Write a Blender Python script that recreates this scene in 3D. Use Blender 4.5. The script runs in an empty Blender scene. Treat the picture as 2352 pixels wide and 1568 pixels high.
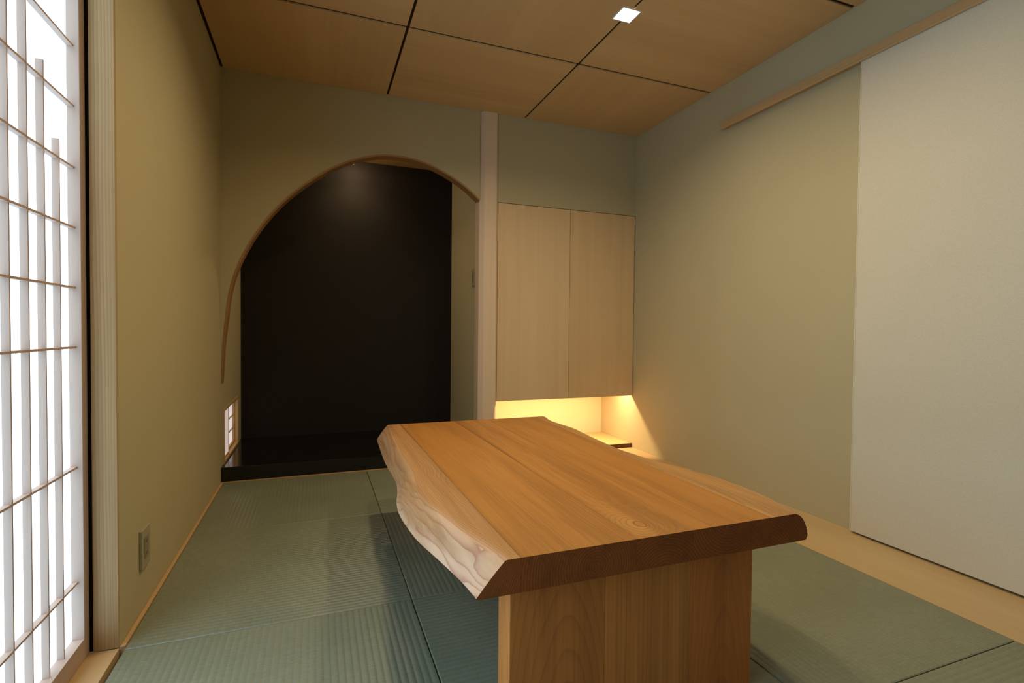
import bpy, bmesh, math, random
from mathutils import Vector, Matrix
random.seed(7)
scene = bpy.context.scene
COL = scene.collection

# ------------------------------------------------------------------ camera
F_PX, YAW, PITCH, ROLL = 1181.975, 0.3636, -0.0230, 0.0099
CAM = Vector((0.5183, -3.4044, 0.9075))
fwd = Vector((math.sin(YAW)*math.cos(PITCH), math.cos(YAW)*math.cos(PITCH), math.sin(PITCH)))
right = Vector((math.cos(YAW), -math.sin(YAW), 0))
up = right.cross(fwd)
r2 = right*math.cos(ROLL) + up*math.sin(ROLL)
u2 = -right*math.sin(ROLL) + up*math.cos(ROLL)
cam_data = bpy.data.cameras.new('camera')
cam_data.sensor_width = 36.0
cam_data.lens = 36.0*F_PX/2352.0
cam_data.clip_start = 0.02
cam = bpy.data.objects.new('camera', cam_data)
COL.objects.link(cam)
cam.matrix_world = Matrix(((r2.x, u2.x, -fwd.x, CAM.x), (r2.y, u2.y, -fwd.y, CAM.y), (r2.z, u2.z, -fwd.z, CAM.z), (0, 0, 0, 1)))
scene.camera = cam

# ------------------------------------------------------------------ world, exposure
world = bpy.data.worlds.new('world')
scene.world = world
world.use_nodes = True
bg = world.node_tree.nodes.get('Background') or world.node_tree.nodes.new('ShaderNodeBackground')
bg.inputs[0].default_value = (0.50, 0.75, 1.0, 1)
bg.inputs[1].default_value = 1.0      # overcast sky outside
vs = scene.view_settings
vs.view_transform = 'Standard'
vs.look = 'None'
vs.gamma = 1.0
vs.use_curve_mapping = False
vs.exposure = 0.0
# light levels of the place
DAYLIGHT = 3.7            # brightness of the backlit shoji paper
DAY_COL = (0.49, 0.74, 1.0)
LAMP_W = (7.4, 6.0)        # ceiling downlights: row over the table, row nearer the entrance
LAMP_COL = (1.0, 0.79, 0.50)
STRIP_W = 11.5              # strip under the hanging cabinet
STRIP_COL = (1.0, 0.69, 0.39)

# ------------------------------------------------------------------ node helpers
class NT:
    def __init__(s, mat):
        s.t = mat.node_tree
    def n(s, kind, **kw):
        nd = s.t.nodes.new(kind)
        for k, v in kw.items():
            setattr(nd, k, v)
        return nd
    def put(s, sock, v):
        if isinstance(v, bpy.types.NodeSocket):
            s.t.links.new(v, sock)
        elif v is not None:
            sock.default_value = v
    def m(s, op, a, b=None, c=None):
        nd = s.n('ShaderNodeMath', operation=op)
        s.put(nd.inputs[0], a)
        if b is not None: s.put(nd.inputs[1], b)
        if c is not None: s.put(nd.inputs[2], c)
        return nd.outputs[0]
    def coord(s):
        return s.n('ShaderNodeTexCoord').outputs['Object']
    def map(s, v, loc=(0, 0, 0), scale=(1, 1, 1)):
        nd = s.n('ShaderNodeMapping')
        s.put(nd.inputs[0], v)
        nd.inputs['Location'].default_value = loc
        nd.inputs['Scale'].default_value = scale
        return nd.outputs[0]
    def noise(s, v, scale, detail=4, rough=0.55, dist=0.0):
        nd = s.n('ShaderNodeTexNoise')
        s.put(nd.inputs['Vector'], v)
        nd.inputs['Scale'].default_value = scale
        nd.inputs['Detail'].default_value = detail
        nd.inputs['Roughness'].default_value = rough
        nd.inputs['Distortion'].default_value = dist
        return nd.outputs[0]
    def ramp(s, v, stops):
        nd = s.n('ShaderNodeValToRGB')
        cr = nd.color_ramp
        while len(cr.elements) < len(stops): cr.elements.new(0.5)
        for e, (p, c) in zip(cr.elements, stops):
            e.position = p
            e.color = (c[0], c[1], c[2], 1)
        s.put(nd.inputs[0], v)
        return nd.outputs[0]
    def mix(s, f, a, b, mode='MIX'):
        nd = s.n('ShaderNodeMix', data_type='RGBA', blend_type=mode)
        s.put(nd.inputs[0], f)
        s.put(nd.inputs[6], a if isinstance(a, bpy.types.NodeSocket) else (a[0], a[1], a[2], 1))
        s.put(nd.inputs[7], b if isinstance(b, bpy.types.NodeSocket) else (b[0], b[1], b[2], 1))
        return nd.outputs[2]
    def smooth(s, v, lo, hi):
        nd = s.n('ShaderNodeMapRange', interpolation_type='SMOOTHSTEP')
        s.put(nd.inputs[0], v)
        nd.inputs[1].default_value = lo
        nd.inputs[2].default_value = hi
        return nd.outputs[0]
    def bump(s, h, strength=0.2, dist=0.001):
        nd = s.n('ShaderNodeBump')
        nd.inputs['Strength'].default_value = strength
        nd.inputs['Distance'].default_value = dist
        s.put(nd.inputs['Height'], h)
        return nd.outputs[0]

def new_mat(name, rough=0.6, spec=0.3, color=(0.5, 0.5, 0.5)):
    m = bpy.data.materials.new(name)
    m.use_nodes = True
    b = m.node_tree.nodes.get('Principled BSDF')
    b.inputs['Base Color'].default_value = (*color, 1)
    b.inputs['Roughness'].default_value = rough
    b.inputs['Specular IOR Level'].default_value = spec
    return m, b, NT(m)

def plain(name, color, rough=0.6, spec=0.3, vary=0.06):
    m, b, t = new_mat(name, rough, spec, color)
    n = t.noise(t.coord(), 90, 3)
    lo = tuple(c*(1-vary) for c in color); hi = tuple(min(1, c*(1+vary)) for c in color)
    t.put(b.inputs['Base Color'], t.ramp(n, [(0.3, lo), (0.7, hi)]))
    return m

def paper_wall(name, color, grain=(260, 260, 260), vary=0.10, bstr=0.25, rough=0.85):
    m, b, t = new_mat(name, rough, 0.15, color)
    co = t.coord()
    n1 = t.noise(t.map(co, scale=grain), 1.0, 3, 0.6)
    n2 = t.noise(co, 2.2, 2)
    lo = tuple(c*(1-vary) for c in color); hi = tuple(c*(1+vary) for c in color)
    c1 = t.ramp(n1, [(0.3, lo), (0.7, hi)])
    c2 = t.ramp(n2, [(0.3, (0.97, 0.97, 0.96)), (0.7, (1, 1, 1))])
    t.put(b.inputs['Base Color'], t.mix(1.0, c1, c2, 'MULTIPLY'))
    t.put(b.inputs['Normal'], t.bump(n1, bstr, 0.0008))
    return m

def board(name, light, dark, axis, fine=1.0, contrast=1.0, rough=0.5, spec=0.3, seed=0.0, lines=0.0):
    """straight grained timber, grain running along axis 0/1/2 of the object"""
    m, b, t = new_mat(name, rough, spec, light)
    co = t.coord()
    s1 = [9*fine]*3; s1[axis] = 0.55*fine
    s2 = [150*fine]*3; s2[axis] = 3.0*fine
    s3 = [38*fine]*3; s3[axis] = 1.0*fine
    loc = (seed*3.1, seed*1.7, seed*2.3)
    n1 = t.noise(t.map(co, loc, s1), 1.0, 4, 0.55, 0.35)
    n2 = t.noise(t.map(co, loc, s2), 1.0, 3, 0.6)
    n3 = t.noise(t.map(co, loc, s3), 1.0, 3, 0.6, 0.2)
    v = t.m('ADD', t.m('MULTIPLY', n1, 0.5), t.m('ADD', t.m('MULTIPLY', n3, 0.3), t.m('MULTIPLY', n2, 0.2)))
    w = 0.16/contrast
    c = t.ramp(v, [(0.5-w, dark), (0.5+w, light)])
    if lines:
        sl = [0.0]*3
        k = [i for i in range(3) if i != axis]
        sx = t.n('ShaderNodeSeparateXYZ'); t.put(sx.inputs[0], co)
        q = t.m('ADD', t.m('MULTIPLY', sx.outputs[k[0]], lines), t.m('MULTIPLY', n1, 7.0))
        f = t.m('POWER', t.m('FRACT', q), 1.6)
        c = t.mix(t.m('MULTIPLY', f, 0.8), c, dark)
    t.put(b.inputs['Base Color'], c)
    t.put(b.inputs['Normal'], t.bump(n2, 0.12, 0.0006))
    return m

def ring_wood(name, pith, heart, sap, late, r0, r1, spacing=0.009, wob=0.012, knot=None, seed=0.0, axis='y', late_amt=0.6, rough=0.42, tilt=0.0, sharp=4.0, streaks=(), follow=None):
    """solid timber texture: growth rings round a pith line that runs along the board"""
    m, b, t = new_mat(name, rough, 0.35, heart)
    co = t.coord()
    sx = t.n('ShaderNodeSeparateXYZ'); t.put(sx.inputs[0], co)
    X, Y, Z = sx.outputs
    if axis == 'y': A, L, B = X, Y, Z
    else: A, L, B = X, Z, Y
    if follow:      # rings follow the outline of the log: (y start, y end, [x offsets])
        u = t.m('DIVIDE', t.m('SUBTRACT', L, follow[0]), follow[1]-follow[0])
        nst = len(follow[2])-1
        off = t.ramp(u, [(k/nst, (0.5+2.5*o,)*3) for k, o in enumerate(follow[2])])
        A = t.m('SUBTRACT', A, t.m('DIVIDE', t.m('SUBTRACT', off, 0.5), 2.5))
    loc = (seed*1.3, seed*2.1, seed*0.7)
    sc = (6.0, 1.2, 6.0) if axis == 'y' else (5.0, 5.0, 1.6)
    big = t.noise(t.map(co, loc, sc), 1.0, 2, 0.5, 0.3)
    sc2 = (18, 3.2, 18) if axis == 'y' else (14, 14, 3.0)
    mid = t.noise(t.map(co, loc, sc2), 1.0, 2, 0.5)
    da = t.m('SUBTRACT', A, pith[0]); db = t.m('SUBTRACT', t.m('SUBTRACT', B, pith[1]), t.m('MULTIPLY', L, tilt))
    r = t.m('SQRT', t.m('ADD', t.m('MULTIPLY', da, da), t.m('MULTIPLY', db, db)))
    rr = t.m('ADD', r, t.m('MULTIPLY', t.m('SUBTRACT', big, 0.5), wob*4.5))
    rr = t.m('ADD', rr, t.m('MULTIPLY', t.m('SUBTRACT', mid, 0.5), wob*0.7))
    kn = None
    if knot:
        kx = t.m('SUBTRACT', X, knot[0]); ky = t.m('MULTIPLY', t.m('SUBTRACT', Y, knot[1]), knot[3])
        d2 = t.m('ADD', t.m('MULTIPLY', kx, kx), t.m('MULTIPLY', ky, ky))
        kd = t.m('SQRT', d2)
        kn = t.m('POWER', 2.718, t.m('MULTIPLY', d2, -1.0/(knot[2]*knot[2])))
        rr = t.m('ADD', rr, t.m('MULTIPLY', kn, 0.075))
    f = t.m('FRACT', t.m('DIVIDE', rr, spacing))
    late_f = t.m('MULTIPLY', t.m('POWER', f, sharp), t.smooth(f, 1.0, 0.94))
    st = (170, 3.5, 170) if axis == 'y' else (170, 170, 3.0)
    streak = t.noise(t.map(co, loc, st), 1.0, 3, 0.6)
    sb = (14, 0.8, 14) if axis == 'y' else (14, 14, 0.7)
    band = t.noise(t.map(co, loc, sb), 1.0, 3, 0.55)
    sapf = t.smooth(rr, r0, r1)
    base = t.mix(sapf, heart, sap)
    base = t.mix(t.m('MULTIPLY', t.smooth(band, 0.40, 0.66), 0.75), base, tuple(c*0.68 for c in heart))
    base = t.mix(t.m('MULTIPLY', t.smooth(streak, 0.40, 0.75), 0.34), base, tuple(min(1, 0.65*c*1.3+0.35*d*1.3) for c, d in zip(heart, sap)))
    lf = t.m('MULTIPLY', late_f, late_amt)
    if kn is not None: lf = t.m('MULTIPLY', late_f, t.m('ADD', t.m('MULTIPLY', kn, 0.45), late_amt))
    base = t.mix(lf, base, late)
    for (a0, slope, wd, amt) in streaks:
        dx = t.m('DIVIDE', t.m('SUBTRACT', t.m('SUBTRACT', A, a0), t.m('MULTIPLY', L, slope)), wd)
        ss = t.m('POWER', 2.718, t.m('MULTIPLY', t.m('MULTIPLY', dx, dx), -1.0))
        base = t.mix(t.m('MULTIPLY', ss, t.m('MULTIPLY', t.smooth(band, 0.25, 0.6), amt)), base, late)
    if kn is not None:
        core = t.smooth(kd, 0.0135, 0.0105)
        rim = t.m('MULTIPLY', t.smooth(kd, 0.0165, 0.013), t.smooth(kd, 0.009, 0.0125))
        base = t.mix(t.m('MULTIPLY', core, 0.5), base, tuple(min(1, c*1.1) for c in heart))
        base = t.mix(t.m('MULTIPLY', rim, 0.7), base, late)
    t.put(b.inputs['Base Color'], base)
    t.put(b.inputs['Normal'], t.bump(t.m('ADD', streak, t.m('MULTIPLY', late_f, 0.6)), 0.10, 0.0006))
    return m

def emission(name, color, strength):
    m = bpy.data.materials.new(name)
    m.use_nodes = True
    nt = m.node_tree
    nt.nodes.clear()
    e = nt.nodes.new('ShaderNodeEmission'); o = nt.nodes.new('ShaderNodeOutputMaterial')
    e.inputs[0].default_value = (*color, 1); e.inputs[1].default_value = strength
    nt.links.new(e.outputs[0], o.inputs[0])
    return m

def shoji_paper_mat(name, color, strength):
    """washi lit from behind by daylight"""
    m, b, t = new_mat(name, 0.9, 0.1, (0.80, 0.80, 0.78))
    n = t.noise(t.map(t.coord(), scale=(40, 40, 40)), 1.0, 4, 0.6)
    c = t.ramp(n, [(0.3, tuple(x*0.985 for x in color)), (0.7, color)])
    t.put(b.inputs['Emission Color'], c)
    b.inputs['Emission Strength'].default_value = strength
    return m

# ------------------------------------------------------------------ mesh helpers
def wpos(o):
    p = Vector((0, 0, 0))
    while o is not None:
        p += o.location
        o = o.parent
    return p

def mesh_obj(name, verts, faces, mat, parent=None, origin=None, smooth=False, mats=None, fmat=None):
    base = wpos(parent) if parent is not None else Vector((0, 0, 0))
    org = Vector(origin) if origin is not None else base
    me = bpy.data.meshes.new(name)
    me.from_pydata([tuple(Vector(v)-org) for v in verts], [], faces)
    bm = bmesh.new(); bm.from_mesh(me)
    bmesh.ops.recalc_face_normals(bm, faces=bm.faces)
    bm.to_mesh(me); bm.free()
    for mt in (mats or [mat]): me.materials.append(mt)
    if fmat:
        for p, k in zip(me.polygons, fmat): p.material_index = k
    if smooth:
        for p in me.polygons: p.use_smooth = True
    me.update()
    o = bpy.data.objects.new(name, me)
    COL.objects.link(o)
    if parent is not None: o.parent = parent
    o.location = org-base
    return o

BOXF = [(0, 1, 3, 2), (4, 6, 7, 5), (0, 4, 5, 1), (2, 3, 7, 6), (0, 2, 6, 4), (1, 5, 7, 3)]
def box_geo(a, b):
    return [(x, y, z) for x in (a[0], b[0]) for y in (a[1], b[1]) for z in (a[2], b[2])]

def boxes(name, lst, mat, parent=None, bevel=0.0, origin=None):
    """one mesh made of touching boxes that are one piece"""
    base = wpos(parent) if parent is not None else Vector((0, 0, 0))
    org = Vector(origin) if origin is not None else base
    bm = bmesh.new()
    for a, b in lst:
        vs_ = [bm.verts.new(Vector(v)-org) for v in box_geo(a, b)]
        for f in BOXF: bm.faces.new([vs_[i] for i in f])
    bmesh.ops.recalc_face_normals(bm, faces=bm.faces)
    if bevel > 0:
        bmesh.ops.bevel(bm, geom=list(bm.edges), offset=bevel, segments=2, profile=0.7, affect='EDGES', clamp_overlap=True)
    me = bpy.data.meshes.new(name)
    bm.to_mesh(me); bm.free()
    me.materials.append(mat)
    o = bpy.data.objects.new(name, me)
    COL.objects.link(o)
    if parent is not None: o.parent = parent
    o.location = org-base
    return o

def box(name, a, b, mat, parent=None, bevel=0.0, origin=None):
    return boxes(name, [(a, b)], mat, parent, bevel, origin)

def prism(name, poly, z0, z1, mat, parent=None, origin=None):
    """polygon in x,y extruded in z"""
    n = len(poly)
    v = [(x, y, z0) for x, y in poly]+[(x, y, z1) for x, y in poly]
    f = [tuple(range(n)), tuple(range(n, 2*n))]+[(i, (i+1) % n, n+(i+1) % n, n+i) for i in range(n)]
    return mesh_obj(name, v, f, mat, parent, origin)

def thing(name, label, cat, loc, group=None):
    o = bpy.data.objects.new(name, None)
    o.empty_display_size = 0.1
    COL.objects.link(o)
    o.location = loc
    return tag(o, label, cat, group)

def tag(o, label, cat, group=None):
    o['label'] = label
    o['category'] = cat
    if group: o['group'] = group
    return o

def struct(o, label=None, cat=None):
    o['kind'] = 'structure'
    if label: o['label'] = label
    if cat: o['category'] = cat
    return o

def interp(pts, x):
    """smooth monotone-ish interpolation through (x, value) points"""
    pts = sorted(pts)
    if x <= pts[0][0]: return pts[0][1]
    if x >= pts[-1][0]: return pts[-1][1]
    for i in range(len(pts)-1):
        if pts[i][0] <= x <= pts[i+1][0]:
            x0, y0 = pts[i]; x1, y1 = pts[i+1]
            def sl(k):
                a = pts[max(k-1, 0)]; c = pts[min(k+1, len(pts)-1)]
                return (c[1]-a[1])/max(c[0]-a[0], 1e-6)
            h = x1-x0; u = (x-x0)/h
            m0, m1 = sl(i)*h, sl(i+1)*h
            return (2*u**3-3*u*u+1)*y0+(u**3-2*u*u+u)*m0+(-2*u**3+3*u*u)*y1+(u**3-u*u)*m1

# ------------------------------------------------------------------ materials
WALLC = (0.47, 0.405, 0.235)
M_wall = paper_wall('wallpaper_olive_beige', WALLC, (420, 420, 240))
M_door = paper_wall('sliding_door_paper', (0.62, 0.56, 0.42), (120, 160, 420), 0.06, 0.4)
M_black = paper_wall('black_alcove_paper', (0.017, 0.014, 0.011), (150, 150, 150), 0.25, 0.5, 0.55)
M_cream = paper_wall('cream_niche_paint', (0.66, 0.58, 0.38), (200, 200, 200), 0.03, 0.1)
M_lacq, b_, t_ = new_mat('black_lacquer', 0.12, 0.5, (0.006, 0.006, 0.006))
t_.put(b_.inputs['Roughness'], t_.ramp(t_.noise(t_.coord(), 30, 3), [(0.3, (0.10, 0.10, 0.10)), (0.7, (0.18, 0.18, 0.18))]))
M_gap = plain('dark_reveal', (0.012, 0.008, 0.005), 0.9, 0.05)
M_dseam = plain('dark_ceiling_batten', (0.040, 0.018, 0.008), 0.8, 0.1)
CEIL_L, CEIL_D = (0.62, 0.42, 0.20), (0.53, 0.345, 0.15)
M_ceil = [board('ceiling_ply_along', CEIL_L, CEIL_D, 1, 0.55, 0.8, 0.55, 0.25, 1.0), board('ceiling_ply_across', tuple(c*1.06 for c in CEIL_L), CEIL_D, 0, 0.55, 0.8, 0.55, 0.25, 2.0)]
M_cab = board('cabinet_door_veneer', (0.70, 0.52, 0.30), (0.60, 0.42, 0.22), 2, 0.8, 0.8, 0.5, 0.3, 3.0)
M_cab2 = board('cabinet_door_veneer_second', (0.68, 0.49, 0.265), (0.58, 0.395, 0.19), 2, 0.8, 0.8, 0.5, 0.3, 4.6)
M_post = board('post_cypress', (0.76, 0.60, 0.43), (0.63, 0.47, 0.32), 2, 0.7, 0.9, 0.55, 0.25, 5.0)
M_jamb = board('jamb_cedar', (0.55, 0.38, 0.19), (0.33, 0.195, 0.08), 2, 0.7, 1.0, 0.6, 0.2, 6.0, lines=130.0)
M_shoji = board('shoji_cypress', (0.50, 0.365, 0.285), (0.43, 0.30, 0.23), 2, 1.0, 0.7, 0.6, 0.2, 7.0)
M_trimw = board('trim_cypress_along', (0.56, 0.37, 0.18), (0.45, 0.28, 0.12), 1, 1.0, 0.8, 0.55, 0.25, 8.0)
M_trimx = board('trim_cypress_across', (0.50, 0.32, 0.15), (0.42, 0.25, 0.11), 0, 1.0, 0.8, 0.55, 0.25, 8.5)
M_arch = board('arch_trim_wood', (0.40, 0.22, 0.09), (0.30, 0.15, 0.055), 0, 1.0, 0.8, 0.5, 0.3, 9.0)
M_plank = [board('floor_board_%d' % i, (0.58, 0.42, 0.22), (0.48, 0.33, 0.15), 1, 0.8, 0.9, 0.4, 0.35, 10.0+i*1.7) for i in range(2)]
M_alcceil = board('alcove_ceiling_wood', (0.68, 0.44, 0.19), (0.55, 0.33, 0.13), 0, 0.7, 1.0, 0.5, 0.3, 13.0)
M_niche = board('niche_board_wood', (0.62, 0.44, 0.20), (0.52, 0.34, 0.14), 0, 0.8, 0.8, 0.4, 0.35, 14.0)
M_edge = board('niche_board_edge', (0.13, 0.055, 0.022), (0.075, 0.028, 0.012), 0, 1.0, 1.0, 0.5, 0.3, 15.0)
M_plate = plain('switch_plate_grey_beige', (0.36, 0.31, 0.20), 0.45, 0.35)
M_plated = plain('switch_insert_grey', (0.25, 0.215, 0.14), 0.45, 0.35)
M_white = plain('lamp_frame_white', (0.75, 0.73, 0.68), 0.4, 0.4)
M_lens = emission('lamp_lens_lit', (1.0, 0.93, 0.80), 14.0)
M_lens2 = emission('alcove_lens_lit', (1.0, 0.72, 0.42), 130.0)
M_strip = emission('strip_lens_lit', (1.0, 0.78, 0.40), 6.0)
M_metal = plain('hook_metal', (0.75, 0.7, 0.6), 0.25, 0.6)
M_paper = shoji_paper_mat('shoji_paper_daylit', DAY_COL, DAYLIGHT)
M_paper2 = shoji_paper_mat('small_window_paper_front', (0.95, 0.80, 0.75), 0.40)
M_paper3 = shoji_paper_mat('small_window_paper_rear', (0.95, 0.88, 0.90), 0.62)

# ------------------------------------------------------------------ measures
W, H, YF = 2.8265, 2.40, -4.25
ARCH = [(0.0, 0.576), (0.004, 0.70), (0.010, 0.822), (0.026, 0.99), (0.040, 1.099), (0.066, 1.21), (0.107, 1.322), (0.177, 1.459), (0.271, 1.598), (0.393, 1.732), (0.574, 1.880), (0.723, 1.963), (0.868, 2.011), (0.997, 2.026), (1.119, 2.018), (1.235, 1.991), (1.376, 1.931), (1.486, 1.864), (1.567, 1.799)]
ALC_Y, ALC_X, ALC_Z = 0.834, 1.580, 2.215     # alcove back, right side, ceiling
CAB_T, CAB_B, NICHE_Y = 1.790, 0.403, 0.477
JY = -1.675                                    # face of the jamb post

# ------------------------------------------------------------------ floor
floor = struct(box('floor', (-0.25, YF-0.1, -0.12), (W+0.1, 0.95, -0.05), plain('subfloor', (0.12, 0.09, 0.06)), origin=(1.3, -2, -0.12)))

def tatami_mat_material(name, axis, seed):
    m, b, t = new_mat(name, 0.37, 0.7)
    co = t.coord()
    st = [14, 14, 14]; st[axis] = 420
    n1 = t.noise(t.map(co, (seed, seed*2, 0), st), 1.0, 3, 0.65)
    st2 = [55, 55, 55]; st2[axis] = 230
    n2 = t.noise(t.map(co, (seed, seed, 0), st2), 1.0, 3, 0.7)
    n3 = t.noise(t.map(co, (seed*3, seed, 0)), 3.0, 3, 0.5)
    v = t.m('ADD', t.m('MULTIPLY', n1, 0.45), t.m('ADD', t.m('MULTIPLY', n2, 0.35), t.m('MULTIPLY', n3, 0.2)))
    c = t.ramp(v, [(0.34, (0.135, 0.150, 0.096)), (0.52, (0.192, 0.206, 0.136)), (0.68, (0.265, 0.272, 0.188))])
    t.put(b.inputs['Base Color'], c)
    t.put(b.inputs['Normal'], t.bump(n2, 0.35, 0.0008))
    return m
# straw runs across the ribs
M_tat = {0: [tatami_mat_material('tatami_ribs_x_%d' % i, 0, 1.3*i) for i in range(2)], 1: [tatami_mat_material('tatami_ribs_y_%d' % i, 1, 4+1.1*i) for i in range(2)]}

def tatami(x0, x1, y0, y1, rib_axis, k):
    g = 0.0012
    x0 += g; x1 -= g; y0 += g; y1 -= g
    a0, a1 = (y0, y1) if rib_axis == 0 else (x0, x1)     # ribs repeat along this direction
    c0, c1 = (x0, x1) if rib_axis == 0 else (y0, y1)
    n = max(1, round((a1-a0)/0.0187))
    prof = [(a0, -0.05), (a0, -0.004)]
    for i in range(n):
        for u in (0.03, 0.12, 0.25, 0.40, 0.60, 0.75, 0.88, 0.97):
            hh = -0.0013*(2*u-1)**2
            if (i == 0 and u < 0.1) or (i == n-1 and u > 0.9): hh = -0.0022
            prof.append((a0+(a1-a0)*(i+u)/n, hh))
    prof += [(a1, -0.004), (a1, -0.05)]
    cs = [(c0, -0.05, 0), (c0, 0, -0.0016), (c0+0.0025, 0, 0), (c1-0.0025, 0, 0), (c1, 0, -0.0016), (c1, -0.05, 0)]
    verts, faces = [], []
    for ci, (c, zfix, dz) in enumerate(cs):
        for a, h in prof:
            z = -0.05 if ci in (0, 5) else max(h+dz, -0.05)
            verts.append((c, a, z) if rib_axis == 0 else (a, c, z))
    L = len(prof)
    for ci in range(len(cs)-1):
        for j in range(L-1):
            faces.append((ci*L+j, ci*L+j+1, (ci+1)*L+j+1, (ci+1)*L+j))
    o = mesh_obj('tatami_mat', verts, faces, M_tat[rib_axis][k % 2], floor, ((x0+x1)/2, (y0+y1)/2, 0), True)
    o.data.set_sharp_from_angle(angle=math.radians(26))
    return o

XC = [0.014, 0.8195, 1.651, 2.459]
YR = [-0.034, -0.832, -1.691, -2.529, -3.39, YF]
for i in range(3):
    for j in range(5):
        tatami(XC[i], XC[i+1], YR[j+1], YR[j], 1 if (i+j) % 2 == 0 else 0, i+j*2)
box('plank', (2.4595, YF, -0.05), (2.640, -0.001, 0.0), M_plank[0], floor, 0.0012, (2.55, -2, 0))
box('plank', (2.6405, YF, -0.05), (W-0.0005, -0.001, 0.0), M_plank[1], floor, 0.0012, (2.73, -2, 0))
box('edge_strip', (0.001, JY, -0.05), (0.0135, -0.036, 0.002), M_trimw, floor, 0.0008, (0, -1, 0))
box('edge_strip', (0.001, -0.0335, -0.05), (1.566, -0.0205, 0.003), M_trimx, floor, 0.0008, (0.8, 0, 0))
box('edge_strip', (1.70, -0.0335, -0.05), (2.459, -0.001, 0.001), M_trimx, floor, 0.0008, (2.0, 0, 0))

# ------------------------------------------------------------------ walls
# left wall: plaster from the jamb post to the back of the alcove with a small low window, and over the shoji
WY0, WY1, WZ0, WZ1 = 0.060, 0.655, 0.085, 0.420
wl = boxes('wall_left', [((-0.12, JY+0.06, -0.12), (0, WY0, 2.5)), ((-0.0038, JY+0.0052, -0.05), (0, JY+0.06, 2.02)), ((-0.12, WY0, WZ1), (0, WY1, 2.5)), ((-0.12, WY0, -0.12), (0, WY1, WZ0)),
     ((-0.12, WY1, -0.12), (0, 0.92, 2.5)), ((-0.16, YF, 2.02), (0, JY+0.06, 2.5)), ((-0.16, YF-0.1, -0.12), (0, -3.45, 2.02))], M_wall, origin=(0, -1, 0))
struct(wl)
# back wall with the swept arch cut into it, and the piece over the cabinet
def arch_wall():
    verts, faces = [], []
    T = 0.070
    pts = []
    N = 72
    # dense points along the curve
    L = [0.0]
    for a, b in zip(ARCH, ARCH[1:]): L.append(L[-1]+math.hypot(b[0]-a[0], b[1]-a[1]))
    for i in range(N+1):
        s = L[-1]*i/N
        pts.append((interp(list(zip(L, [p[0] for p in ARCH])), s), interp(list(zip(L, [p[1] for p in ARCH])), s)))
    return pts, T
APTS, AT = arch_wall()
v, f = [], []
for x, z in APTS:
    x = max(x, 0.0)
    v += [(x, 0, z), (x, 0, 2.44), (x, AT, z), (x, AT, 2.44)]
for i in range(len(APTS)-1):
    a, b = 4*i, 4*i+4
    f += [(a, b, b+1, a+1), (a+2, a+3, b+3, b+2), (a, a+2, b+2, b), (a+1, b+1, b+3, a+3)]
n = 4*(len(APTS)-1)
f += [(n, n+1, n+3, n+2)]
o = len(v)
v += box_geo((1.700, 0.0, CAB_T+0.004), (W, 0.07, 2.44))
f += [tuple(o+k for k in q) for q in BOXF]
v += box_geo((1.567, 0.0, 2.400), (1.700, 0.101, 2.44))
f += [tuple(o+8+k for k in q) for q in BOXF]
wb = struct(mesh_obj('wall_back', v, f, M_wall, origin=(1, 0, 0)))
struct(box('wall_right', (W, YF-0.1, -0.12), (W+0.1, NICHE_Y+0.1, 2.5), M_wall, origin=(W, -2, 0)))
struct(box('wall_front', (-0.16, YF-0.1, -0.12), (W+0.1, YF, 2.5), M_wall, origin=(1.4, YF, 0)))
struct(box('wall_alcove', (-0.02, ALC_Y, 0.0), (1.70, ALC_Y+0.08, 2.4), M_black, origin=(0.8, ALC_Y, 0)))
struct(box('wall_alcove_right', (ALC_X, AT, -0.05), (ALC_X+0.10, ALC_Y, 2.4), M_wall, origin=(ALC_X, 0.4, 0)))
struct(boxes('wall_niche', [((1.66, NICHE_Y, -0.05), (W, NICHE_Y+0.1, 2.4)), ((1.681, 0.102, -0.05), (1.699, NICHE_Y, 0.48))], M_cream, origin=(2.2, NICHE_Y, 0)))
struct(box('ceiling_alcove', (0.0, AT+0.001, ALC_Z), (ALC_X, ALC_Y, ALC_Z+0.02), M_alcceil, origin=(0.8, 0.4, ALC_Z)))

# bent timber lining of the arch
def arch_trim():
    v, f = [], []
    N = len(APTS)
    for i, (x, z) in enumerate(APTS):
        a = APTS[max(i-1, 0)]; b = APTS[min(i+1, N-1)]
        tx, tz = b[0]-a[0], b[1]-a[1]
        l = math.hypot(tx, tz); nx, nz = tz/l, -tx/l      # towards the opening
        th = 0.011*min(1.0, 0.25+i/14)
        for d, y in ((0.0, -0.004), (th, -0.004), (th, AT+0.002), (0.0, AT+0.002)):
            v.append((max(x+nx*d, 0.0005), y, z+nz*d))
    for i in range(N-1):
        for k in range(4):
            f.append((4*i+k, 4*i+(k+1) % 4, 4*i+4+(k+1) % 4, 4*i+4+k))
    f += [(0, 1, 2, 3), tuple(4*(N-1)+k for k in (3, 2, 1, 0))]
    return mesh_obj('trim_1', v, f, M_arch, origin=(0.9, 0, 1.5))
struct(arch_trim(), 'thin bent brown wood lining along the alcove arch')

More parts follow.
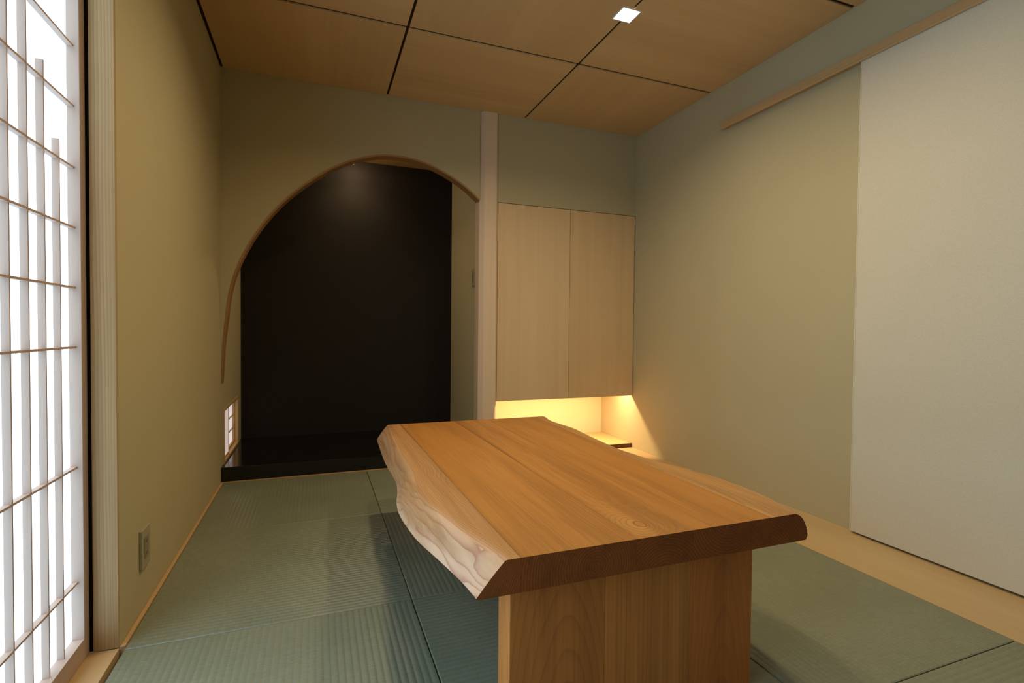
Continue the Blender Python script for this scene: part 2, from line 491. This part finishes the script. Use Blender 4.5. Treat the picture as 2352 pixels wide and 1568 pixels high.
# ------------------------------------------------------------------ ceiling
ceiling = struct(box('ceiling', (-0.16, YF-0.1, 2.4075), (W+0.1, 0.0, 2.50), M_dseam, origin=(1.4, -2, 2.425)))
GX, GY = [0.016, 0.942, 1.893, W-0.002], [-0.002, -0.797, -1.717, -2.637, -3.557, YF+0.004]
for i in range(3):
    for j in range(5):
        h = 0.0068
        x0 = GX[i]+(0 if i == 0 else h); x1 = GX[i+1]-(0 if i == 2 else h)
        hy = 0.0092
        y1 = GY[j]-(0 if j == 0 else hy); y0 = GY[j+1]+(0 if j == 4 else hy)
        p = box('ceiling_panel', (x0, y0, H), (x1, y1, H+0.007), M_ceil[(i+j) % 2], ceiling, 0.0008, ((x0+x1)/2+0.01*i, (y0+y1)/2, H+0.013*j))

# ------------------------------------------------------------------ posts and sills
ap = thing('alcove_post', 'square cypress post with chamfered edges between arched alcove and hanging cabinet', 'post', (1.633, 0.03, 0))
c = 0.016
prism('shaft', [(1.567, 0.10), (1.567, 0.012), (1.567+0.028, -0.014), (1.700-c, -0.014), (1.700, 0.004), (1.700, 0.10)], 0.0, 2.399, M_post, ap)
jp = thing('jamb_post', 'straight grained cedar jamb post between the shoji screen and olive wall', 'post', (-0.03, -1.64, 0))
prism('shaft', [(-0.060, JY), (-0.003, JY), (0.0, JY+0.003), (0.0, JY+0.005), (-0.004, JY+0.005), (-0.004, JY+0.0598), (-0.060, JY+0.0598)], 0.0, 2.02, M_jamb, jp)
box('gap_shade_strip', (-0.0694, JY+0.004, 0.0), (-0.0602, JY+0.012, 1.978), M_gap, jp)  # black strip standing in for the shade in the gap beside the shoji stile
# sill and head of the shoji opening
sill = tag(boxes('shoji_sill', [((-0.160, -3.449, -0.06), (0.0, JY, -0.002))], M_trimw, None, 0.001, (-0.05, -2.5, 0)), 'pale wooden sill board under the shoji screen', 'sill')
head = tag(box('shoji_head_rail', (-0.160, -3.449, 1.98), (-0.061, JY, 2.0199), M_trimw, None, 0.001, (-0.08, -2.5, 2.0)), 'pale wooden head rail over the shoji screen', 'rail')

# ------------------------------------------------------------------ shoji screens
SX, KX, PX = -0.070, -0.083, -0.098
def shoji(name, y_far, y_near, x_off, label, stepped):
    root = thing(name, label, 'screen', (SX-0.015+x_off, (y_far+y_near)/2, 0))
    fx0, fx1 = SX-0.030+x_off, SX+x_off
    zt, zb = 1.978, 0.0
    box('stile', (fx0, y_far-0.042, zb), (fx1, y_far, zt), M_shoji, root, 0.0012)
    box('stile', (fx0, y_near, zb), (fx1, y_near+0.042, zt), M_shoji, root, 0.0012)
    box('bottom_rail', (fx0, y_near+0.042, zb), (fx1, y_far-0.042, 0.056), M_shoji, root, 0.0012)
    box('top_rail', (fx0, y_near+0.042, 1.928), (fx1, y_far-0.042, zt), M_shoji, root, 0.0012)
    box('paper', (PX-0.0015+x_off, y_near+0.03, 0.04), (PX+x_off, y_far-0.03, 1.94), M_paper, root)
    k0, k1 = PX+0.0003+x_off, KX+x_off
    ys = []
    y = y_far-0.127
    while y > y_near+0.07:
        ys.append(y); y -= 0.0767
    for i, y in enumerate(ys):
        top = 1.928
        if stepped: top = {0: 1.373, 1: 1.531}.get(i, 1.928)
        box('vertical_bar', (k0, y-0.0025, 0.056), (k1+0.0006, y+0.0025, top), M_shoji, root, 0.0004)
    for z in (1.806, 1.646, 1.488, 1.326, 1.167, 1.008, 0.849, 0.525, 0.212):
        box('horizontal_bar', (k0, y_near+0.042, z-0.0028), (k1, y_far-0.042, z+0.0028), M_shoji, root, 0.0004)
    return root
shoji('shoji_screen', -1.662, -2.595, 0.0, 'backlit white shoji screen beside the jamb post with stepped lattice bars', True)
shoji('shoji_screen', -2.56, -3.445, -0.036, 'added out of view white shoji screen glowing to bring daylight to the room front', False)  # second screen is out of view, added to carry more daylight to the front

# ------------------------------------------------------------------ low alcove window
wn = struct(thing('window_1', 'small low shoji window in the alcove side wall', 'window', (-0.02, 0.36, WZ0)))
e = 0.016
box('window_frame', (-0.115, WY0+0.0005, WZ0+0.0005), (0.006, WY0+e, WZ1-0.0005), M_trimw, wn, 0.001)
box('window_frame', (-0.115, WY1-e, WZ0+0.0005), (0.006, WY1-0.0005, WZ1-0.0005), M_trimw, wn, 0.001)
box('window_frame', (-0.115, WY0+e, WZ1-e), (0.006, WY1-e, WZ1-0.0005), M_trimw, wn, 0.001)
box('window_frame', (-0.115, WY0+e, WZ0+0.0005), (0.006, WY1-e, WZ0+e), M_trimw, wn, 0.001)
ya, yb, ym = WY0+e, WY1-e, 0.300
w_ = 0.009
for (y0, y1, xo, front, mp) in ((ya, ym+0.006, -0.004, True, M_paper2), (ym-0.006, yb, -0.0185, False, M_paper3)):
    box('sash_stile', (xo-0.014, y0, WZ0+e), (xo, y0+w_, WZ1-e), M_trimw, wn, 0.0008)
    box('sash_stile', (xo-0.014, y1-w_, WZ0+e), (xo, y1, WZ1-e), M_trimw, wn, 0.0008)
    box('sash_rail', (xo-0.014, y0+w_, WZ0+e), (xo, y1-w_, WZ0+e+0.012), M_trimw, wn, 0.0008)
    box('sash_rail', (xo-0.014, y0+w_, WZ1-e-0.012), (xo, y1-w_, WZ1-e), M_trimw, wn, 0.0008)
    px = xo-0.0025 if front else xo-0.012
    box('paper_pane', (px-0.001, y0+w_, WZ0+e+0.012), (px, y1-w_, WZ1-e-0.012), mp, wn)
    for z in (0.205, 0.295):
        b0, b1 = (px-0.009, px-0.0012) if front else (px+0.0002, px+0.008)
        box('lattice_bar', (b0, y0+w_, z-0.003), (b1, y1-w_, z+0.003), M_trimw, wn)

# ------------------------------------------------------------------ alcove platform
pl = thing('alcove_platform', 'glossy black lacquered platform filling the floor of the arched alcove', 'platform', (0.8, 0.4, 0.0))
boxes('front_sill', [((0.001, -0.020, 0.004), (1.566, 0.085, 0.087))], M_lacq, pl, 0.004)
box('deck', (0.001, 0.0855, 0.0), (1.566, ALC_Y-0.001, 0.085), M_lacq, pl, 0.001)

# ------------------------------------------------------------------ hanging cabinet, niche
hc = thing('hanging_cabinet', 'flush pale wood wall cabinet with two plain doors above lit niche', 'cabinet', (2.26, 0.2, CAB_B))
boxes('body', [((1.702, 0.024, 0.480), (W-0.002, NICHE_Y-0.002, CAB_T))], M_cab, hc, 0.001)
d1 = box('door', (1.7025, 0.0, CAB_B), (2.2625, 0.021, CAB_T), M_cab, hc, 0.0012)
d2 = box('door', (2.2655, 0.0, CAB_B), (W-0.006, 0.021, CAB_T), M_cab2, hc, 0.0012)
sl = thing('strip_light', 'warm strip light hidden under the hanging cabinet', 'light', (2.26, 0.085, 0.478))
box('housing', (1.72, 0.070, 0.4765), (W-0.02, 0.100, 0.4795), M_white, sl)
box('diffuser', (1.725, 0.073, 0.4725), (W-0.025, 0.097, 0.4764), M_strip, sl, 0.0008)
ld = bpy.data.lights.new('strip_lamp', 'AREA')
ld.shape = 'RECTANGLE'; ld.size = 1.05; ld.size_y = 0.02
ld.energy = STRIP_W; ld.color = STRIP_COL
lo = bpy.data.objects.new('strip_lamp', ld); COL.objects.link(lo)
lo.parent = sl; lo.location = (0.003, 0.0, -0.007)
nb = thing('niche_shelf_board', 'low pale board with dark brown front edge under the lit cabinet', 'shelf', (2.26, 0.24, 0.0))
box('board', (1.701, 0.012, 0.001), (W-0.002, NICHE_Y-0.001, 0.030), M_niche, nb, 0.0008)
box('edge_band', (1.701, 0.0, 0.001), (W-0.002, 0.0119, 0.030), M_edge, nb, 0.0008)

# ------------------------------------------------------------------ sliding door and its rail on the right wall
rail = tag(boxes('door_rail', [((2.782, YF+0.01, 2.128), (W-0.001, -0.925, 2.162)), ((2.782, YF+0.01, 2.116), (2.788, -0.925, 2.128))], M_trimw, None, 0.002, (2.80, -2.4, 2.12)), 'slim pale wooden hanging rail along the right wall above sliding door', 'rail')
sd = struct(thing('door_1', 'tall plain beige paper sliding door hung against the right wall', 'door', (2.805, -2.25, 0.010)))
box('panel', (2.791, -2.72, 0.010), (2.819, -1.785, 2.121), M_door, sd, 0.001)
box('edge_strip', (2.7905, -1.7848, 0.010), (2.8195, -1.7800, 2.121), M_door, sd, 0.0008)

# ------------------------------------------------------------------ plates
def plate(name, label, org, ax, y0, y1, z0, z1, sgn, insert):
    """wall plate on an x = const wall, facing sgn"""
    r = thing(name, label, 'outlet' if insert == 'socket' else 'switch', (ax, (y0+y1)/2, z0))
    xs = sorted((ax+sgn*0.0003, ax+sgn*0.009))
    box('cover_plate', (xs[0], y0, z0), (xs[1], y1, z1), M_plate, r, 0.002)
    xs2 = sorted((ax+sgn*0.009, ax+sgn*0.0105))
    m = (y0+y1)/2
    if insert == 'socket':
        ins = box('socket_insert', (xs2[0], m-0.019, z0+0.026), (xs2[1], m+0.019, z1-0.026), M_plated, r, 0.0005)
        for zc in (z0+0.042, z1-0.042):
            for dy in (-0.006, 0.006):
                xs3 = sorted((ax+sgn*0.0105, ax+sgn*0.0108))
                box('slot', (xs3[0], m+dy-0.001, zc-0.004), (xs3[1], m+dy+0.001, zc+0.004), M_gap, ins)
    else:
        box('rocker', (xs2[0], m-0.02, z0+0.028), (xs2[1], m+0.02, z1-0.028), M_plated, r, 0.0005)
    return r
plate('wall_outlet', 'olive beige power outlet plate low on the left wall', None, 0.0, -1.500, -1.418, 0.140, 0.262, 1, 'socket')
plate('light_switch', 'olive beige switch plate on the inner side wall of the alcove', None, ALC_X, 0.122, 0.206, 1.220, 1.342, -1, 'switch')

# ------------------------------------------------------------------ picture hook and alcove spot
hk = thing('picture_hook', 'tiny shiny metal hook at the top of the black alcove wall', 'hook', (0.789, ALC_Y, 2.19))
box('back_plate', (0.785, ALC_Y-0.002, 2.185), (0.793, ALC_Y-0.0002, 2.200), M_metal, hk, 0.0008)
box('prong', (0.7875, ALC_Y-0.008, 2.187), (0.7905, ALC_Y-0.002, 2.191), M_metal, hk, 0.0008)

# ------------------------------------------------------------------ downlights
def downlight(x, y, z, half, watts, label, group, cat='ceiling light', spread=150, col=LAMP_COL, name='ceiling_downlight'):
    r = thing(name, label, cat, (x, y, z), group)
    t = 0.005
    boxes('frame', [((x-half, y-half, z-0.004), (x-half+t, y+half, z-0.0003)), ((x+half-t, y-half, z-0.004), (x+half, y+half, z-0.0003)),
                    ((x-half+t, y-half, z-0.004), (x+half-t, y-half+t, z-0.0003)), ((x-half+t, y+half-t, z-0.004), (x+half-t, y+half, z-0.0003))], M_white, r)
    box('lens', (x-half+t, y-half+t, z-0.0028), (x+half-t, y+half-t, z-0.0004), M_lens, r)
    d = bpy.data.lights.new('downlight_lamp', 'AREA')
    d.shape = 'SQUARE'; d.size = 2*(half-t); d.energy = watts; d.color = col
    d.spread = math.radians(spread)
    lo = bpy.data.objects.new('downlight_lamp', d); COL.objects.link(lo)
    lo.parent = r; lo.location = (0, 0, -0.006)
    return r
for x in (0.942, 1.887):
    for y, lw in zip((-1.287, -2.177), LAMP_W):
        downlight(x, y, H, 0.050, lw, 'square white recessed downlight on a joint of the wooden ceiling', 'ceiling downlights')
al = thing('alcove_spotlight', 'small square surface light on the alcove ceiling behind the arch', 'ceiling light', (0.80, 0.58, ALC_Z))
box('housing', (0.765, 0.545, ALC_Z-0.008), (0.835, 0.615, ALC_Z-0.0003), M_white, al, 0.001)
box('lens', (0.768, 0.548, ALC_Z-0.024), (0.832, 0.612, ALC_Z-0.0082), M_lens2, al, 0.002)
d = bpy.data.lights.new('alcove_lamp', 'AREA')
d.shape = 'SQUARE'; d.size = 0.06; d.energy = 1.5; d.color = (1.0, 0.74, 0.42); d.spread = math.radians(120)
lo = bpy.data.objects.new('alcove_lamp', d); COL.objects.link(lo)
lo.parent = al; lo.location = (0, 0, -0.026)

# ------------------------------------------------------------------ live edge table
ZT, ZB = 0.450, 0.379
TY0, TY1 = -2.456, -0.920
LT = [(0.870, -2.456), (0.864, -2.43), (0.846, -2.385), (0.815, -2.218), (0.801, -2.138), (0.792, -2.084), (0.787, -2.003), (0.792, -1.918), (0.804, -1.794), (0.808, -1.606), (0.814, -1.301), (0.835, -0.92)]
LB = [(0.811, -2.456), (0.802, -2.383), (0.778, -2.259), (0.754, -2.143), (0.742, -2.022), (0.739, -1.927), (0.747, -1.836), (0.762, -1.749), (0.773, -1.651), (0.774, -1.57), (0.771, -1.364), (0.780, -1.088), (0.787, -0.92)]
RT = [(1.664, -2.456), (1.690, -2.376), (1.707, -2.284), (1.708, -2.129), (1.690, -2.026), (1.667, -1.959), (1.650, -1.904), (1.638, -1.803), (1.626, -1.702), (1.628, -1.618), (1.634, -1.497), (1.648, -1.335), (1.655, -1.251), (1.645, -1.153), (1.640, -1.025), (1.660, -0.92)]
inv = lambda l: [(y, x) for x, y in l]
lt, lb, rt = inv(LT), inv(LB), inv(RT)
tb = thing('low_table', 'low honey wood table with thick live edge slab top and panel legs', 'table', (1.24, -1.69, 0.0))
top = bpy.data.objects.new('table_top', None)
HEART, SAP, LATE = (0.41, 0.172, 0.033), (0.52, 0.275, 0.078), (0.21, 0.075, 0.018)
EDGE_SAP = (0.58, 0.365, 0.225)
# local texture origin is the table's base, so pith positions are relative to (1.24, -1.69, 0)
def rel(x): return x-1.24
def prof(pts, ref, n=12):
    return (TY0+1.69, TY1+1.69, [interp(pts, TY0+(TY1-TY0)*k/n)-ref for k in range(n+1)])
lavg = [(y, 0.5*(interp(lt, y)+interp(lb, y))) for y in [TY0+(TY1-TY0)*k/24 for k in range(25)]]
def top_wood(name, pith, heart, sap, late, r0, r1, spacing, wob, knot, seed, late_amt, streaks=(), sharp=4.0, follow=None):
    a = ring_wood(name, pith, heart, sap, late, r0, r1, spacing, wob, knot, seed, 'y', late_amt, 0.42, 0.0, sharp, streaks, follow)
    dk = lambda c: (c[0]*0.66, c[1]*0.43, c[2]*0.38)
    e = ring_wood(name+'_end_grain', pith, dk(HEART), dk(SAP), dk(LATE), r0+0.05, r1+0.2, spacing*0.85, wob*0.5, None, seed, 'y', 0.95, 0.55, 0.0, 2.0, (), follow)
    return [a, e]
M_tab = [
    top_wood('table_sapwood_edge_left', (rel(1.005), 0.33), (0.42, 0.215, 0.070), EDGE_SAP, (0.30, 0.105, 0.045), 0.200, 0.232, 0.0056, 0.013, None, 1.0, 0.9, (), 4.5, prof(lavg, 0.80)),
    top_wood('table_heart_pith', (rel(1.075), 0.405), HEART, SAP, LATE, 0.16, 0.30, 0.0075, 0.008, None, 2.0, 0.30, ((rel(0.899), -0.007, 0.007, 0.75),)),
    top_wood('table_heart_knot', (rel(1.255), 0.345), HEART, SAP, LATE, 0.09, 0.26, 0.0085, 0.010, (rel(1.236), -2.383+1.69, 0.065, 0.7), 3.0, 0.36, ((rel(1.172), -0.011, 0.008, 0.8),)),
    top_wood('table_heart_cup', (rel(1.44), 0.475), HEART, SAP, LATE, 0.16, 0.32, 0.0080, 0.009, None, 4.0, 0.32, ((rel(1.340), 0.0, 0.006, 0.5), (rel(1.583), 0.0176, 0.004, 0.5))),
    top_wood('table_sapwood_edge_right', (rel(1.535), 0.33), (0.46, 0.24, 0.075), EDGE_SAP, LATE, 0.15, 0.20, 0.0085, 0.010, None, 5.0, 0.7, (), 6.0, prof(rt, 1.66)),
]
B1 = lambda y: 0.903+(0.892-0.903)*(y-TY0)/(TY1-TY0)
B2 = lambda y: 1.178+(1.161-1.178)*(y-TY0)/(TY1-TY0)
B3 = lambda y: 1.334
B4 = lambda y: 1.571+(1.598-1.571)*(y-TY0)/(TY1-TY0)
ch, g = 0.0007, 0.00015
def left_sec(y):
    a, b = interp(lt, y), interp(lb, y)
    bl = 0.004+0.010*math.exp(-((y+1.95)/0.22)**2)
    return [(B1(y)-g-ch, ZT), (a+0.003, ZT), (a-0.0015, ZT-0.002), (a+(b-a)*0.30-bl*0.6, ZT-0.021), (a+(b-a)*0.62-bl, ZT-0.044), (b-0.001, ZB+0.004), (b+0.003, ZB), (B1(y)-g, ZB), (B1(y)-g, ZT-ch)]
def mid_sec(p, q):
    def s(y):
        x0, x1 = p(y)+g, q(y)-g
        return [(x0, ZT-ch), (x0+ch, ZT), (x1-ch, ZT), (x1, ZT-ch), (x1, ZB), (x0, ZB)]
    return s
def right_sec(y):
    r = interp(rt, y)
    return [(B4(y)+g, ZT-ch), (B4(y)+g+ch, ZT), (r-0.014, ZT), (r-0.002, ZT-0.0045), (r+0.010, ZT-0.014), (r+0.020, ZT-0.029), (r+0.0275, ZT-0.047), (r+0.029, ZT-0.061), (r+0.023, ZB), (B4(y)+g, ZB)]
for sec, mt in zip((left_sec, mid_sec(B1, B2), mid_sec(B2, B3), mid_sec(B3, B4), right_sec), M_tab):
    NS = 64
    v, f = [], []
    for i in range(NS+1):
        y = TY0+(TY1-TY0)*i/NS
        s = sec(y); k = len(s)
        v += [(x, y, z) for x, z in s]
    for i in range(NS):
        for j in range(k):
            f.append((i*k+j, i*k+(j+1) % k, (i+1)*k+(j+1) % k, (i+1)*k+j))
    f += [tuple(range(k)), tuple(NS*k+j for j in range(k))]
    ob = mesh_obj('top_plank', v, f, mt[0], tb, None, False, mt, [0]*(NS*k)+[1, 1])
    me = ob.data
    for p in me.polygons:
        p.use_smooth = abs(p.normal.y) < 0.9
    me.set_sharp_from_angle(angle=math.radians(38))
M_leg = [
    ring_wood('leg_board_cathedral', (rel(1.025), -0.672), (0.52, 0.185, 0.038), (0.58, 0.24, 0.06), LATE, 0.10, 0.30, 0.012, 0.008, None, 6.0, 'z', 0.42, 0.45, 0.16, 4.0),
    ring_wood('leg_board_straight', (rel(0.80), -0.60), (0.54, 0.200, 0.040), (0.60, 0.25, 0.060), LATE, 0.3, 0.6, 0.011, 0.006, None, 7.0, 'z', 0.30, 0.45, 0.05, 3.0),
    ring_wood('leg_board_reddish', (rel(1.47), -0.680), (0.48, 0.16, 0.034), (0.55, 0.215, 0.054), LATE, 0.12, 0.32, 0.012, 0.008, None, 8.0, 'z', 0.38, 0.45, 0.14, 4.0),
]
for (ya_, yb_) in ((-2.408, -2.336), (-1.040, -0.968)):
    xs = [0.899, 1.129, 1.364, 1.560]
    for i in range(3):
        box('leg_board', (xs[i]+(0.0002 if i else 0), ya_, 0.001), (xs[i+1]-(0.0002 if i < 2 else 0), yb_, ZB-0.0003), M_leg[i], tb, 0.0009)
bpy.data.objects.remove(top)
